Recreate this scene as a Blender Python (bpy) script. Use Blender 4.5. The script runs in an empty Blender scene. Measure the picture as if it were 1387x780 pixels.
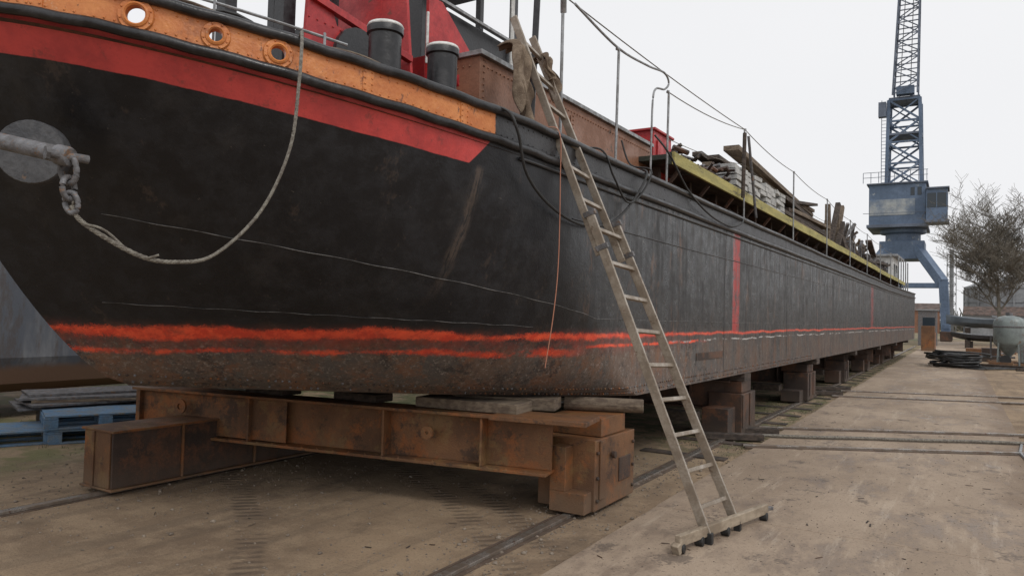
import bpy, bmesh, math, random
from math import sin, cos, pi, radians, sqrt
from mathutils import Vector, Matrix
random.seed(7)
V=Vector
scene=bpy.context.scene
COL=scene.collection

# ------------------------------------------------------------ materials
class NT:
    def __init__(s,name):
        s.m=bpy.data.materials.new(name); s.m.use_nodes=True
        s.t=s.m.node_tree; s.t.nodes.clear()
        s.out=s.t.nodes.new('ShaderNodeOutputMaterial')
        s.b=s.t.nodes.new('ShaderNodeBsdfPrincipled')
        s.t.links.new(s.b.outputs[0],s.out.inputs[0])
        s.tc=s.t.nodes.new('ShaderNodeTexCoord')
        s.obj=s.tc.outputs['Object']
        sp=s.t.nodes.new('ShaderNodeSeparateXYZ'); s.t.links.new(s.obj,sp.inputs[0])
        s.x,s.y,s.z=sp.outputs
    def set(s,inp,v):
        if isinstance(v,bpy.types.NodeSocket): s.t.links.new(v,inp)
        elif isinstance(v,(tuple,list)) : inp.default_value=tuple(v)+((1,) if len(v)==3 and len(inp.default_value)==4 else ())
        else: inp.default_value=v
    def ma(s,op,a,b=0.0,c=None,clamp=False):
        n=s.t.nodes.new('ShaderNodeMath'); n.operation=op; n.use_clamp=clamp
        s.set(n.inputs[0],a); s.set(n.inputs[1],b)
        if c is not None: s.set(n.inputs[2],c)
        return n.outputs[0]
    def noise(s,sc,det=5,rough=.6,stretch=(1,1,1),dist=0,off=(0,0,0)):
        mp=s.t.nodes.new('ShaderNodeMapping'); mp.inputs['Scale'].default_value=stretch
        mp.inputs['Location'].default_value=off
        s.t.links.new(s.obj,mp.inputs[0])
        n=s.t.nodes.new('ShaderNodeTexNoise'); n.inputs['Scale'].default_value=sc
        n.inputs['Detail'].default_value=min(det,5); n.inputs['Roughness'].default_value=rough
        n.inputs['Distortion'].default_value=dist
        s.t.links.new(mp.outputs[0],n.inputs['Vector'])
        return n.outputs[0]
    def step(s,v,lo,hi):
        n=s.t.nodes.new('ShaderNodeMapRange'); n.interpolation_type='SMOOTHSTEP'
        s.set(n.inputs[0],v); s.set(n.inputs[1],lo); s.set(n.inputs[2],hi)
        return n.outputs[0]
    def inv(s,v): return s.ma('SUBTRACT',1.0,v)
    def mul(s,a,b): return s.ma('MULTIPLY',a,b)
    def mix(s,f,a,b,mode='MIX'):
        n=s.t.nodes.new('ShaderNodeMix'); n.data_type='RGBA'; n.blend_type=mode
        s.set(n.inputs[0],f); s.set(n.inputs[6],a); s.set(n.inputs[7],b)
        return n.outputs[2]
    def attr(s,name):
        n=s.t.nodes.new('ShaderNodeAttribute'); n.attribute_name=name; return n.outputs['Fac']
    def bump(s,h,strength,dist=.01):
        n=s.t.nodes.new('ShaderNodeBump'); n.inputs['Strength'].default_value=strength
        n.inputs['Distance'].default_value=dist; s.t.links.new(h,n.inputs['Height'])
        s.t.links.new(n.outputs[0],s.b.inputs['Normal'])
    def fin(s,col,rough=.6,metal=0,spec=None):
        s.set(s.b.inputs['Base Color'],col); s.set(s.b.inputs['Roughness'],rough); s.set(s.b.inputs['Metallic'],metal)
        if spec is not None: s.b.inputs['Specular IOR Level'].default_value=spec
        return s.m

def W(name,c1,c2,sc=4,rough=.6,bump=.25,metal=0,stretch=(1,1,1),rust=None,fine=40,spec=None,lo=.38,hi=.62):
    n=NT(name)
    a=n.step(n.noise(sc,5,.65,stretch),lo,hi)
    col=n.mix(a,c1,c2)
    f=n.noise(fine,3,.6,stretch,off=(3,1,7))
    col=n.mix(n.mul(n.step(f,.35,.75),.45),col,tuple(x*.45 for x in c1))
    if rust:
        r=n.step(n.noise(sc*1.7,5,.7,stretch,off=(9,4,2)),rust[0],rust[0]+.08)
        col=n.mix(r,col,rust[1])
    n.bump(f,bump,.01)
    rr=n.ma('ADD',n.mul(a,.2),rough-.1)
    return n.fin(col,rr,metal,spec)

m_black=W('black_paint',(.012,.012,.014),(.035,.035,.038),6,.38,.25)
m_red=W('red_paint',(.50,.035,.035),(.36,.03,.035),5,.45,.25,rust=(.66,(.14,.05,.03)))
m_white=W('white_paint',(.7,.7,.68),(.5,.5,.48),8,.5,.2,rust=(.62,(.2,.13,.1)))
m_brown=W('brown_paint',(.30,.145,.085),(.23,.11,.065),3,.5,.3,rust=(.60,(.10,.055,.035)))
m_timber=W('weathered_timber',(.22,.17,.12),(.11,.08,.06),3,.85,.6,stretch=(4,.6,8),fine=30)
m_darktimber=W('dark_timber',(.09,.065,.05),(.04,.032,.027),3,.85,.6,stretch=(4,.6,8),fine=30)
m_alu=W('muddy_aluminium',(.42,.37,.31),(.27,.22,.17),7,.42,.15,metal=.4,rust=(.60,(.18,.13,.09)),fine=60)
m_barwood=W('dirty_bar',(.38,.31,.23),(.22,.17,.12),7,.7,.3,stretch=(1,.4,1))
m_rubber=W('black_rubber',(.015,.015,.015),(.03,.03,.03),8,.6,.2)
m_galv=W('galvanised_steel',(.36,.37,.38),(.22,.22,.22),12,.5,.15,metal=.4,rust=(.62,(.18,.11,.08)))
m_wire=W('wire_rope',(.26,.24,.20),(.14,.12,.10),40,.65,.8,metal=.2,fine=160)
m_iron=W('grey_iron',(.17,.17,.18),(.09,.085,.085),14,.6,.5,rust=(.56,(.17,.10,.06)))
m_plate=W('blackened_plate',(.055,.058,.065),(.09,.092,.098),7,.5,.4,rust=(.66,(.16,.11,.08)))
m_cloth=W('brown_cloth',(.25,.19,.135),(.12,.085,.06),9,.95,.6,fine=120)
m_yellow=W('yellow_board',(.46,.40,.13),(.33,.30,.12),3,.75,.4,stretch=(1,.4,3),rust=(.57,(.14,.12,.08)))
m_crane=W('crane_blue_paint',(.13,.185,.28),(.10,.145,.22),.4,.55,.1,rust=(.62,(.36,.38,.38)),fine=5)
m_cranel=W('crane_steel',(.15,.18,.24),(.10,.12,.16),.4,.6,.1,fine=5)
m_glass=NT('dark_glass').fin((.03,.04,.05),.08)
m_green=W('green_painted_metal',(.05,.07,.05),(.03,.035,.03),4,.6,.3)
m_bluewood=W('blue_pallet_paint',(.11,.21,.34),(.17,.21,.25),6,.8,.4,rust=(.58,(.2,.17,.13)))
m_paver=W('pale_blocks',(.55,.55,.53),(.36,.36,.35),3,.8,.3)
m_conc=W('grey_concrete',(.30,.31,.32),(.24,.245,.25),.3,.85,.1,fine=3)
m_pot=W('grey_green_paint',(.24,.28,.27),(.17,.19,.19),3,.5,.2,rust=(.6,(.15,.10,.07)))
m_cord=NT('pink_cord').fin((.45,.20,.13),.8)
m_bark=W('bark',(.17,.15,.12),(.11,.095,.075),3,.9,.3)
m_bush=W('hedge_twigs',(.17,.155,.13),(.12,.12,.09),1,.9,.3)
m_stone=W('gravel_stone',(.27,.22,.17),(.15,.12,.095),8,.85,.3)
m_grass=W('grass_blades',(.06,.08,.025),(.11,.10,.045),3,.8,.1)

def rusty(name,base,dark,bright,paint,psc,mud=(.16,.11,.07),fade=(.13,.11,.09)):
    n=NT(name)
    a=n.step(n.noise(1.3,4,.6),.40,.62)
    c=n.mix(a,base,dark)
    c=n.mix(n.mul(n.step(n.noise(2.4,5,.7,off=(1,9,6)),psc,psc+.08),.6),c,paint)
    c=n.mix(n.mul(n.step(n.noise(2.2,5,.8,off=(2,3,4)),.50,.62),.85),c,bright)
    c=n.mix(n.mul(n.step(n.noise(3.6,5,.8,off=(8,3,1)),.54,.64),.75),c,(.045,.028,.020))
    c=n.mix(n.mul(n.step(n.noise(17,4,.8,off=(5,3,1)),.60,.67),.6),c,bright)
    c=n.mix(n.mul(n.step(n.noise(7,5,.8,off=(3,9,2)),.62,.70),.5),c,fade)
    c=n.mix(n.mul(n.step(n.noise(80,3,.7),.5,.7),.45),c,tuple(k*.35 for k in base))
    c=n.mix(n.mul(n.inv(n.step(n.ma('ADD',n.z,n.mul(n.noise(6,4),.2)),.20,.36)),.5),c,mud)
    n.bump(n.ma('ADD',n.noise(90,3,.7),n.mul(n.noise(9,4,.7),1.0)),.5,.008)
    return n.fin(c,n.ma('ADD',.5,n.mul(a,.25)))
m_rustbeam=rusty('rusty_brown_painted_steel',(.19,.088,.036),(.12,.060,.030),(.27,.095,.028),(.22,.135,.055),.54)
m_rustdark=rusty('dark_rusty_steel',(.075,.042,.028),(.04,.028,.023),(.14,.06,.03),(.07,.055,.045),.6,(.075,.055,.04),(.07,.06,.055))

# orange bulwark (orange forward of Y 4.2, black aft)
n=NT('orange_bulwark_paint')
a=n.step(n.noise(5,5,.7),.35,.65)
oc=n.mix(a,(.66,.25,.075),(.52,.165,.045))
oc=n.mix(n.mul(n.step(n.noise(2.6,5,.75,off=(5,5,5)),.56,.68),.7),oc,(.30,.10,.04))
oc=n.mix(n.mul(n.step(n.noise(14,5,.8,(1,1,.4),off=(1,5,2)),.60,.66),.75),oc,(.12,.055,.035))
oc=n.mix(n.mul(n.step(n.noise(8,5,.8,off=(7,5,2)),.62,.70),.5),oc,(.60,.42,.28))
bl=n.mix(a,(.014,.014,.016),(.045,.045,.048))
yy=n.ma('ADD',n.y,n.mul(n.noise(30,3),.02))
n.bump(n.ma('ADD',n.noise(45,4),n.mul(n.noise(7,4),1.8)),.45)
m_orange=n.fin(n.mix(n.step(yy,4.2,4.215),oc,bl),n.ma('ADD',.34,n.mul(a,.15)))

# hull plating
n=NT('hull_plating_paint')
hs=n.attr('below_sheer')
big=n.noise(1.1,3,.5); mid=n.noise(6,5,.7); fine=n.noise(55,4,.75); streak=n.noise(5,5,.7,(1,1.8,.14))
patch=n.noise(1.7,5,.7,(1,1,.7),off=(3,8,2))
aft=n.step(n.ma('ADD',n.y,n.mul(mid,.8)),4.9,6.6)
blk=n.mix(n.step(mid,.4,.7),(.008,.009,.012),(.019,.020,.024))
blk=n.mix(n.mul(n.step(n.noise(1.6,5,.8,off=(2,7,1)),.51,.70),.4),blk,(.042,.040,.041))
blk=n.mix(n.mul(n.step(n.noise(2.6,5,.85,(1,1,.5),off=(6,7,1)),.60,.70),.45),blk,(.075,.055,.045))
blk=n.mix(n.mul(n.step(n.noise(22,4,.8,off=(2,1,6)),.66,.73),.55),blk,(.13,.115,.10))
aftc=n.mix(n.step(streak,.38,.68),(.012,.012,.013),(.055,.054,.053))
aftc=n.mix(n.mul(n.step(patch,.42,.58),.8),aftc,(.014,.014,.015))
aftc=n.mix(n.mul(n.step(n.noise(14,5,.85),.57,.68),.5),aftc,(.17,.155,.145))
aftc=n.mix(n.mul(n.step(n.noise(3.2,5,.85,(1,1,.35),off=(7,0,5)),.55,.65),.75),aftc,(.12,.070,.046))
col=n.mix(aft,blk,aftc)
# lower worn zone
zz=n.ma('ADD',n.z,n.mul(n.ma('SUBTRACT',mid,.5),.30))
low=n.inv(n.step(zz,1.22,1.52))
rustc=n.mix(n.step(n.noise(2.2,5,.75,(1,1,.7),off=(1,1,1)),.40,.6),(.165,.115,.088),(.11,.10,.093))
rustc=n.mix(n.mul(n.step(n.noise(5,5,.85,(1,1,.45),off=(8,1,3)),.48,.62),.8),rustc,(.22,.11,.065))
rustc=n.mix(n.mul(n.step(n.noise(4,5,.85,(1,.7,.8),off=(3,3,8)),.52,.63),.75),rustc,(.04,.037,.037))
rustc=n.mix(n.mul(n.step(n.noise(26,5,.9,(1,1,.8)),.53,.65),.8),rustc,(.36,.32,.285))
rustc=n.mix(n.mul(n.step(n.noise(75,3,.8),.54,.66),.6),rustc,(.05,.036,.03))
lowf=n.mul(low,n.inv(n.mul(n.step(n.y,7,12),.35)))
col=n.mix(n.mul(lowf,.94),col,rustc)
# drain streak (narrow, faint)
ys=n.ma('ABSOLUTE',n.ma('SUBTRACT',n.y,n.ma('ADD',4.05,n.mul(n.noise(3,3),.10))))
st=n.mul(n.inv(n.step(ys,.0,.06)),n.mul(n.step(n.z,1.55,2.1),n.inv(n.step(n.z,2.55,2.60))))
col=n.mix(n.mul(n.mul(st,n.step(n.noise(14,5,.7,(1,3,.4)),.36,.58)),.8),col,(.10,.076,.062))
# red sheer band
wob=n.mul(n.ma('SUBTRACT',n.noise(5,4),.5),.02)
hb=n.ma('ADD',hs,wob)
band=n.mul(n.inv(n.step(hb,.205,.212)),n.inv(n.step(n.ma('ADD',n.y,n.mul(hs,.8)),4.17,4.18)))
redc=n.mix(n.step(n.noise(3,5,.7),.4,.65),(.60,.075,.07),(.44,.055,.055))
redc=n.mix(n.mul(n.step(n.noise(7,5,.8,off=(1,6,2)),.54,.68),.7),redc,(.24,.055,.05))
redc=n.mix(n.mul(n.step(n.noise(30,4,.8,off=(4,6,2)),.64,.7),.6),redc,(.09,.05,.045))
col=n.mix(band,col,redc)
# spray-painted marking lines
fl=n.mix(n.step(n.noise(8,4,.7),.42,.58),(.95,.12,.05),(.72,.065,.03))
spk=n.noise(130,2,.6)
fz=n.ma('ADD',n.mul(n.ma('SUBTRACT',n.noise(9,5,.85),.5),.09),n.mul(n.ma('SUBTRACT',spk,.5),.06))
w1=n.ma('ADD',.005,n.mul(n.inv(n.step(n.y,3.5,8)),n.mul(n.step(n.noise(1.3,3),.3,.7),.045)))
zw=n.ma('ADD',n.z,n.mul(n.ma('SUBTRACT',n.noise(1.6,4),.5),.09))
d1=n.ma('SUBTRACT',n.ma('ABSOLUTE',n.ma('SUBTRACT',zw,n.ma('ADD',1.415,n.mul(n.y,.001)))),w1)
fzs=n.ma('ADD',.35,n.mul(n.inv(n.step(n.y,5,10)),.65))
l1=n.inv(n.step(n.ma('ADD',d1,n.mul(fz,fzs)),-.010,.022))
brk=n.step(n.noise(2.6,5,.8,off=(2,0,9)),.30,.50)
col=n.mix(n.mul(l1,n.ma('ADD',.45,n.mul(brk,.55))),col,fl)
d2=n.ma('SUBTRACT',n.ma('ABSOLUTE',n.ma('SUBTRACT',zw,n.ma('ADD',1.27,n.mul(n.noise(.9,2,off=(1,8,8)),.03)))),n.mul(n.step(n.noise(1.2,3,off=(5,5,5)),.35,.7),.026))
l2=n.inv(n.step(n.ma('ADD',d2,fz),-.010,.024))
l2=n.mul(l2,n.inv(n.step(n.y,5.2,5.7)))
l2=n.mul(l2,n.step(n.noise(1.8,5,.8,off=(4,2,2)),.36,.52))
col=n.mix(n.mul(l2,.9),col,fl)
d3=n.ma('SUBTRACT',n.ma('ABSOLUTE',n.ma('SUBTRACT',zw,1.335)),.006)
l3=n.mul(n.inv(n.step(n.ma('ADD',d3,n.mul(fz,.4)),-.004,.014)),n.mul(n.step(n.y,5.4,5.8),n.inv(n.step(n.y,8.2,8.8))))
col=n.mix(n.mul(l3,n.step(mid,.38,.52)),col,fl)
ov=n.inv(n.step(n.ma('ABSOLUTE',n.ma('SUBTRACT',zw,1.37)),.0,.14))
col=n.mix(n.mul(n.mul(ov,n.mul(n.step(n.noise(3,5,.8,off=(6,6,6)),.35,.65),.5)),n.inv(n.step(n.y,5.5,9))),col,(.36,.06,.04))
for yc,wd,st_ in ((9.9,.17,.75),(24.5,.3,.4)):
    v=n.mul(n.inv(n.step(n.ma('ABSOLUTE',n.ma('SUBTRACT',n.ma('ADD',n.y,n.mul(fz,.3)),yc)),wd-.02,wd)),n.mul(n.step(n.z,1.42,1.44),n.step(hs,.02,.04)))
    col=n.mix(n.mul(v,n.mul(n.step(mid,.28,.55),st_)),col,(.50,.05,.045))
sl=n.inv(n.step(n.ma('ABSOLUTE',n.ma('SUBTRACT',zw,1.345)),.004,.014))
col=n.mix(n.mul(sl,n.mul(n.step(n.y,7,8),n.step(n.noise(3,5,.8,(1,.5,1)),.46,.55))),col,(.5,.48,.46))
hh=n.ma('ADD',n.mul(fine,n.ma('ADD',.3,n.mul(low,.6))),n.ma('ADD',mid,n.mul(big,3.0)))
rg=n.ma('ADD',n.mul(n.step(mid,.35,.7),.20),n.ma('ADD',.38,n.mul(aft,-.16)))
rg=n.ma('ADD',rg,n.ma('ADD',n.mul(low,.35),n.mul(n.mul(aft,n.step(streak,.45,.6)),.22)))
n.bump(hh,.5,.012)
m_hull=n.fin(col,rg,0,.45)
m_bot=W('hull_bottom_paint',(.03,.025,.022),(.07,.045,.03),3,.8,.5)

n=NT('grey_hull_with_rust')
c=n.mix(n.step(n.noise(1.2,5,.7,(1,1,.25)),.4,.6),(.10,.11,.13),(.20,.205,.215))
c=n.mix(n.mul(n.step(n.noise(3,5,.8,(1,1,.3),off=(3,1,1)),.50,.62),.6),c,(.09,.07,.06))
zz=n.ma('ADD',n.z,n.mul(n.noise(1.5,5),.25))
c=n.mix(n.inv(n.step(zz,.80,.92)),c,(.18,.11,.075))
n.bump(n.noise(20,5),.3)
m_nhull=n.fin(c,.6)

# ground
n=NT('sandy_yard_ground')
a=n.step(n.noise(.55,5,.62),.36,.64); b=n.step(n.noise(3.2,5,.7,off=(4,4,0)),.4,.65)
c=n.mix(a,(.33,.235,.148),(.205,.142,.090))
c=n.mix(n.mul(b,.5),c,(.40,.295,.19))
c=n.mix(n.mul(n.step(n.noise(1.3,5,.8,(1,.5,1),off=(9,2,0)),.52,.66),.55),c,(.14,.098,.066))
tr=n.noise(2.2,4,.6,(1.6,.12,1),off=(0,3,0))
c=n.mix(n.mul(n.step(tr,.52,.64),.4),c,(.15,.108,.073))
# curved tyre marks
rad=n.ma('SQRT',n.ma('ADD',n.ma('POWER',n.ma('ADD',n.x,12.0),2.0),n.ma('POWER',n.ma('ADD',n.y,6.0),2.0)))
rad=n.ma('ADD',rad,n.mul(n.ma('SUBTRACT',n.noise(1.5,3),.5),.12))
tread=n.ma('SINE',n.mul(n.ma('SUBTRACT',n.x,n.y),45.0))
marks=None
for R_ in (12.3,13.9,14.25):
    t_=n.inv(n.step(n.ma('ABSOLUTE',n.ma('SUBTRACT',rad,R_)),.07,.12))
    marks=t_ if marks is None else n.ma('MAXIMUM',marks,t_)
marks=n.mul(marks,n.step(n.noise(1.9,5,.8,off=(3,3,0)),.38,.58))
c=n.mix(n.mul(marks,n.ma('ADD',.38,n.mul(tread,.14))),c,(.10,.072,.05))
c=n.mix(n.mul(n.step(n.noise(60,3,.7),.50,.66),.45),c,(.11,.08,.055))
c=n.mix(n.mul(n.step(n.noise(28,4,.85,off=(3,0,0)),.60,.68),.5),c,(.46,.37,.27))
gm=n.mul(n.step(n.noise(1.1,5,.7,off=(7,1,0)),.42,.58),n.inv(n.step(n.x,-8.2,-6.9)))
c=n.mix(n.mul(gm,.75),c,(.13,.14,.05))
gm2=n.mul(n.step(n.noise(2.5,5,.7,off=(2,1,0)),.45,.55),n.mul(n.step(n.y,7.5,10),n.inv(n.step(n.x,-2.3,-2.1))))
c=n.mix(n.mul(gm2,.8),c,(.085,.095,.035))
c=n.mix(n.mul(n.step(n.noise(.08,5,.7),.45,.6),n.step(n.y,60,95)),c,(.11,.12,.06))
h=n.ma('ADD',n.mul(n.noise(90,3,.7),.5),n.ma('ADD',n.noise(7,5,.7),n.ma('ADD',n.mul(n.noise(1.2,4),2),n.mul(n.mul(marks,tread),.4))))
n.bump(h,.75,.03)
m_ground=n.fin(c,n.ma('SUBTRACT',.95,n.mul(n.step(n.noise(.8,5,.6,off=(6,6,0)),.55,.72),.25)))
n=NT('muddy_plate_path')
a=n.step(n.noise(.7,5,.65,(1,.45,1)),.34,.66)
c=n.mix(a,(.39,.30,.22),(.275,.205,.145))
c=n.mix(n.mul(n.step(n.noise(1.1,5,.8,(1.4,.6,1),off=(4,1,0)),.48,.62),.65),c,(.185,.135,.10))
c=n.mix(n.mul(n.step(n.noise(2.2,5,.8,(2.2,.22,1),off=(1,8,0)),.54,.66),.5),c,(.47,.38,.29))
c=n.mix(n.mul(n.step(n.noise(2.6,5,.85,(1,.8,1),off=(1,8,3)),.56,.65),.75),c,(.12,.092,.072))
c=n.mix(n.mul(n.step(n.noise(50,4,.75),.5,.7),.35),c,(.13,.098,.072))
c=n.mix(n.mul(n.step(n.noise(60,2,.5,off=(5,0,0)),.64,.70),.7),c,(.06,.05,.04))
c=n.mix(n.mul(n.step(n.ma('ADD',n.x,n.mul(n.noise(1.2,5,.7,off=(8,8,1)),.9)),.75,1.15),.7),c,(.17,.115,.075))
n.bump(n.ma('ADD',n.noise(120,3,.7),n.mul(n.noise(9,5,.7),2.2)),.5,.012)
m_path=n.fin(c,n.ma('SUBTRACT',.85,n.mul(n.step(n.noise(1.1,5,.8,(1.4,.6,1),off=(4,1,0)),.50,.66),.42)))
m_rail=W('rail_steel',(.36,.33,.30),(.22,.17,.13),6,.35,.2,metal=.6,rust=(.60,(.16,.09,.06)))
m_railside=W('rail_rust',(.12,.08,.055),(.08,.055,.04),6,.8,.3)

# ------------------------------------------------------------ geometry helpers
class G:
    def __init__(s): s.v=[]; s.f=[]; s.mi=[]; s.mats=[]
    def _m(s,mat):
        if mat not in s.mats: s.mats.append(mat)
        return s.mats.index(mat)
    def add(s,vs,fs,mat):
        o=len(s.v); s.v+= [tuple(p) for p in vs]; i=s._m(mat)
        for f in fs: s.f.append([o+k for k in f]); s.mi.append(i)
    def box(s,c,size,mat,rot=None):
        hx,hy,hz=[k/2 for k in size]
        P=[V((x,y,z)) for x in(-hx,hx) for y in(-hy,hy) for z in(-hz,hz)]
        if rot is not None: P=[rot@p for p in P]
        P=[p+V(c) for p in P]
        s.add(P,[(0,1,3,2),(4,6,7,5),(0,4,5,1),(2,3,7,6),(0,2,6,4),(1,5,7,3)],mat)
    def bx(s,x0,x1,y0,y1,z0,z1,mat): s.box(((x0+x1)/2,(y0+y1)/2,(z0+z1)/2),(x1-x0,y1-y0,z1-z0),mat)
    def beam(s,p,q,w,h,mat,up=(0,0,1)):
        p=V(p);q=V(q);d=(q-p).normalized();u=V(up)
        if abs(d.dot(u))>.97: u=V((1,0,0))
        r=d.cross(u).normalized();u=r.cross(d)
        P=[]
        for o in(p,q):
            for a,b in((-1,-1),(1,-1),(1,1),(-1,1)): P.append(o+r*a*w/2+u*b*h/2)
        s.add(P,[(0,1,2,3),(7,6,5,4),(0,4,5,1),(1,5,6,2),(2,6,7,3),(3,7,4,0)],mat)
    def cyl(s,p,q,r1,mat,r2=None,n=12,cap=True):
        r2=r1 if r2 is None else r2
        p=V(p);q=V(q);d=(q-p).normalized();u=V((0,0,1))
        if abs(d.dot(u))>.97: u=V((1,0,0))
        r=d.cross(u).normalized();u=r.cross(d)
        P=[p+(r*cos(2*pi*k/n)+u*sin(2*pi*k/n))*r1 for k in range(n)]+[q+(r*cos(2*pi*k/n)+u*sin(2*pi*k/n))*r2 for k in range(n)]
        F=[(k,(k+1)%n,n+(k+1)%n,n+k) for k in range(n)]
        if cap: F+=[tuple(range(n))[::-1],tuple(range(n,2*n))]
        s.add(P,F,mat)
    def tube(s,pts,r,mat,n=8):
        pts=[V(p) for p in pts]; P=[];F=[]
        for i,p in enumerate(pts):
            d=(pts[min(i+1,len(pts)-1)]-pts[max(i-1,0)]).normalized();u=V((0,0,1))
            if abs(d.dot(u))>.98:u=V((0,1,0))
            a=d.cross(u).normalized();u=a.cross(d)
            P+=[p+(a*cos(2*pi*k/n)+u*sin(2*pi*k/n))*r for k in range(n)]
        for i in range(len(pts)-1):
            for k in range(n): F.append((i*n+k,i*n+(k+1)%n,(i+1)*n+(k+1)%n,(i+1)*n+k))
        F+= [tuple(range(n))[::-1],tuple(range((len(pts)-1)*n,len(pts)*n))]
        s.add(P,F,mat)
    def lathe(s,c,prof,mat,n=24,axis=None):
        P=[];F=[];c=V(c)
        M=Matrix.Identity(3) if axis is None else V((0,0,1)).rotation_difference(V(axis)).to_matrix()
        for r,z in prof:
            for k in range(n): P.append(c+M@V((r*cos(2*pi*k/n),r*sin(2*pi*k/n),z)))
        for i in range(len(prof)-1):
            for k in range(n): F.append((i*n+k,i*n+(k+1)%n,(i+1)*n+(k+1)%n,(i+1)*n+k))
        s.add(P,F,mat)
    def blob(s,c,r,mat,sq=(1,1,1),jit=0):
        t=(1+5**.5)/2
        P=[(-1,t,0),(1,t,0),(-1,-t,0),(1,-t,0),(0,-1,t),(0,1,t),(0,-1,-t),(0,1,-t),(t,0,-1),(t,0,1),(-t,0,-1),(-t,0,1)]
        F=[(0,11,5),(0,5,1),(0,1,7),(0,7,10),(0,10,11),(1,5,9),(5,11,4),(11,10,2),(10,7,6),(7,1,8),(3,9,4),(3,4,2),(3,2,6),(3,6,8),(3,8,9),(4,9,5),(2,4,11),(6,2,10),(8,6,7),(9,8,1)]
        k=r/1.9
        s.add([V((c[0]+p[0]*k*sq[0]*(1+random.uniform(-jit,jit)),c[1]+p[1]*k*sq[1]*(1+random.uniform(-jit,jit)),c[2]+p[2]*k*sq[2]*(1+random.uniform(-jit,jit)))) for p in P],F,mat)
    def out(s,name,parent=None,smooth=False,bevel=0,recalc=True):
        me=bpy.data.meshes.new(name); me.from_pydata(s.v,[],s.f)
        for m in s.mats: me.materials.append(m)
        me.polygons.foreach_set('material_index',s.mi)
        if recalc:
            b=bmesh.new(); b.from_mesh(me); bmesh.ops.recalc_face_normals(b,faces=b.faces); b.to_mesh(me); b.free()
        if smooth:
            me.polygons.foreach_set('use_smooth',[True]*len(me.polygons))
            try: me.set_sharp_from_angle(angle=radians(38))
            except Exception: pass
        me.update()
        o=bpy.data.objects.new(name,me); COL.objects.link(o)
        if parent is not None: attach(o,parent)
        if bevel:
            md=o.modifiers.new('bevel','BEVEL'); md.width=bevel; md.segments=2; md.limit_method='ANGLE'
        return o
def attach(o,parent):
    o.parent=parent; o.matrix_parent_inverse=Matrix.Translation(-V(parent.location))
def empty(name,loc=(0,0,0),rz=0):
    e=bpy.data.objects.new(name,None); COL.objects.link(e); e.location=loc; e.rotation_euler=(0,0,rz); e.empty_display_size=.2
    return e
def spline(pts,k=8):
    pts=[V(p) for p in pts]; o=[]
    for i in range(len(pts)-1):
        p0=pts[max(i-1,0)];p1=pts[i];p2=pts[i+1];p3=pts[min(i+2,len(pts)-1)]
        for j in range(k):
            t=j/k
            o.append(.5*((2*p1)+(p2-p0)*t+(2*p0-5*p1+4*p2-p3)*t*t+(3*p1-p0-3*p2+p3)*t**3))
    o.append(pts[-1]); return o

# ------------------------------------------------------------ world, sun, camera
w=bpy.data.worlds.new("World"); scene.world=w; w.use_nodes=True
nt=w.node_tree; nt.nodes.clear()
sky=nt.nodes.new('ShaderNodeTexSky'); sky.sky_type='NISHITA'; sky.sun_disc=False
SE,SR=radians(48),radians(115)
sky.sun_elevation=SE; sky.sun_rotation=SR; sky.dust_density=4; sky.air_density=1
hsv=nt.nodes.new('ShaderNodeHueSaturation'); hsv.inputs['Saturation'].default_value=.15
nt.links.new(sky.outputs[0],hsv.inputs['Color'])
tc=nt.nodes.new('ShaderNodeTexCoord'); ns=nt.nodes.new('ShaderNodeTexNoise'); ns.inputs['Scale'].default_value=1.6; ns.inputs['Detail'].default_value=4
nt.links.new(tc.outputs['Generated'],ns.inputs['Vector'])
cl=nt.nodes.new('ShaderNodeMix'); cl.data_type='RGBA'; cl.inputs[6].default_value=(8.7,8.8,9.05,1); cl.inputs[7].default_value=(9.8,9.8,9.95,1)
nt.links.new(ns.outputs[0],cl.inputs[0])
mx=nt.nodes.new('ShaderNodeMix'); mx.data_type='RGBA'; mx.inputs[0].default_value=.92
nt.links.new(hsv.outputs[0],mx.inputs[6]); nt.links.new(cl.outputs[2],mx.inputs[7])
bg=nt.nodes.new('ShaderNodeBackground'); bg.inputs[1].default_value=.1
nt.links.new(mx.outputs[2],bg.inputs[0])
wo=nt.nodes.new('ShaderNodeOutputWorld'); nt.links.new(bg.outputs[0],wo.inputs[0])
sd=bpy.data.lights.new('sun','SUN'); sd.energy=1.1; sd.angle=radians(16); sd.color=(1,.97,.93)
so=bpy.data.objects.new('sun',sd); COL.objects.link(so)
dirv=V((sin(SR)*cos(SE),cos(SR)*cos(SE),sin(SE)))
so.rotation_euler=dirv.to_track_quat('Z','Y').to_euler(); so.location=dirv*50
scene.view_settings.view_transform='Standard'; scene.view_settings.look='None'; scene.view_settings.exposure=0

yaw,pit,rol=radians(31.2),radians(1.96),radians(1.5)
F=V((-sin(yaw)*cos(pit),cos(yaw)*cos(pit),sin(pit))); R0=V((cos(yaw),sin(yaw),0)); U0=R0.cross(F)
U=U0*cos(rol)-R0*sin(rol); R=R0*cos(rol)+U0*sin(rol)
cd=bpy.data.cameras.new('camera'); cam=bpy.data.objects.new('camera',cd); COL.objects.link(cam)
cam.matrix_world=Matrix(((R.x,U.x,-F.x,0),(R.y,U.y,-F.y,0),(R.z,U.z,-F.z,1.6),(0,0,0,1)))
cd.sensor_width=36; cd.lens=25.96; cd.clip_start=.05; cd.clip_end=3000
scene.camera=cam

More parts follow.
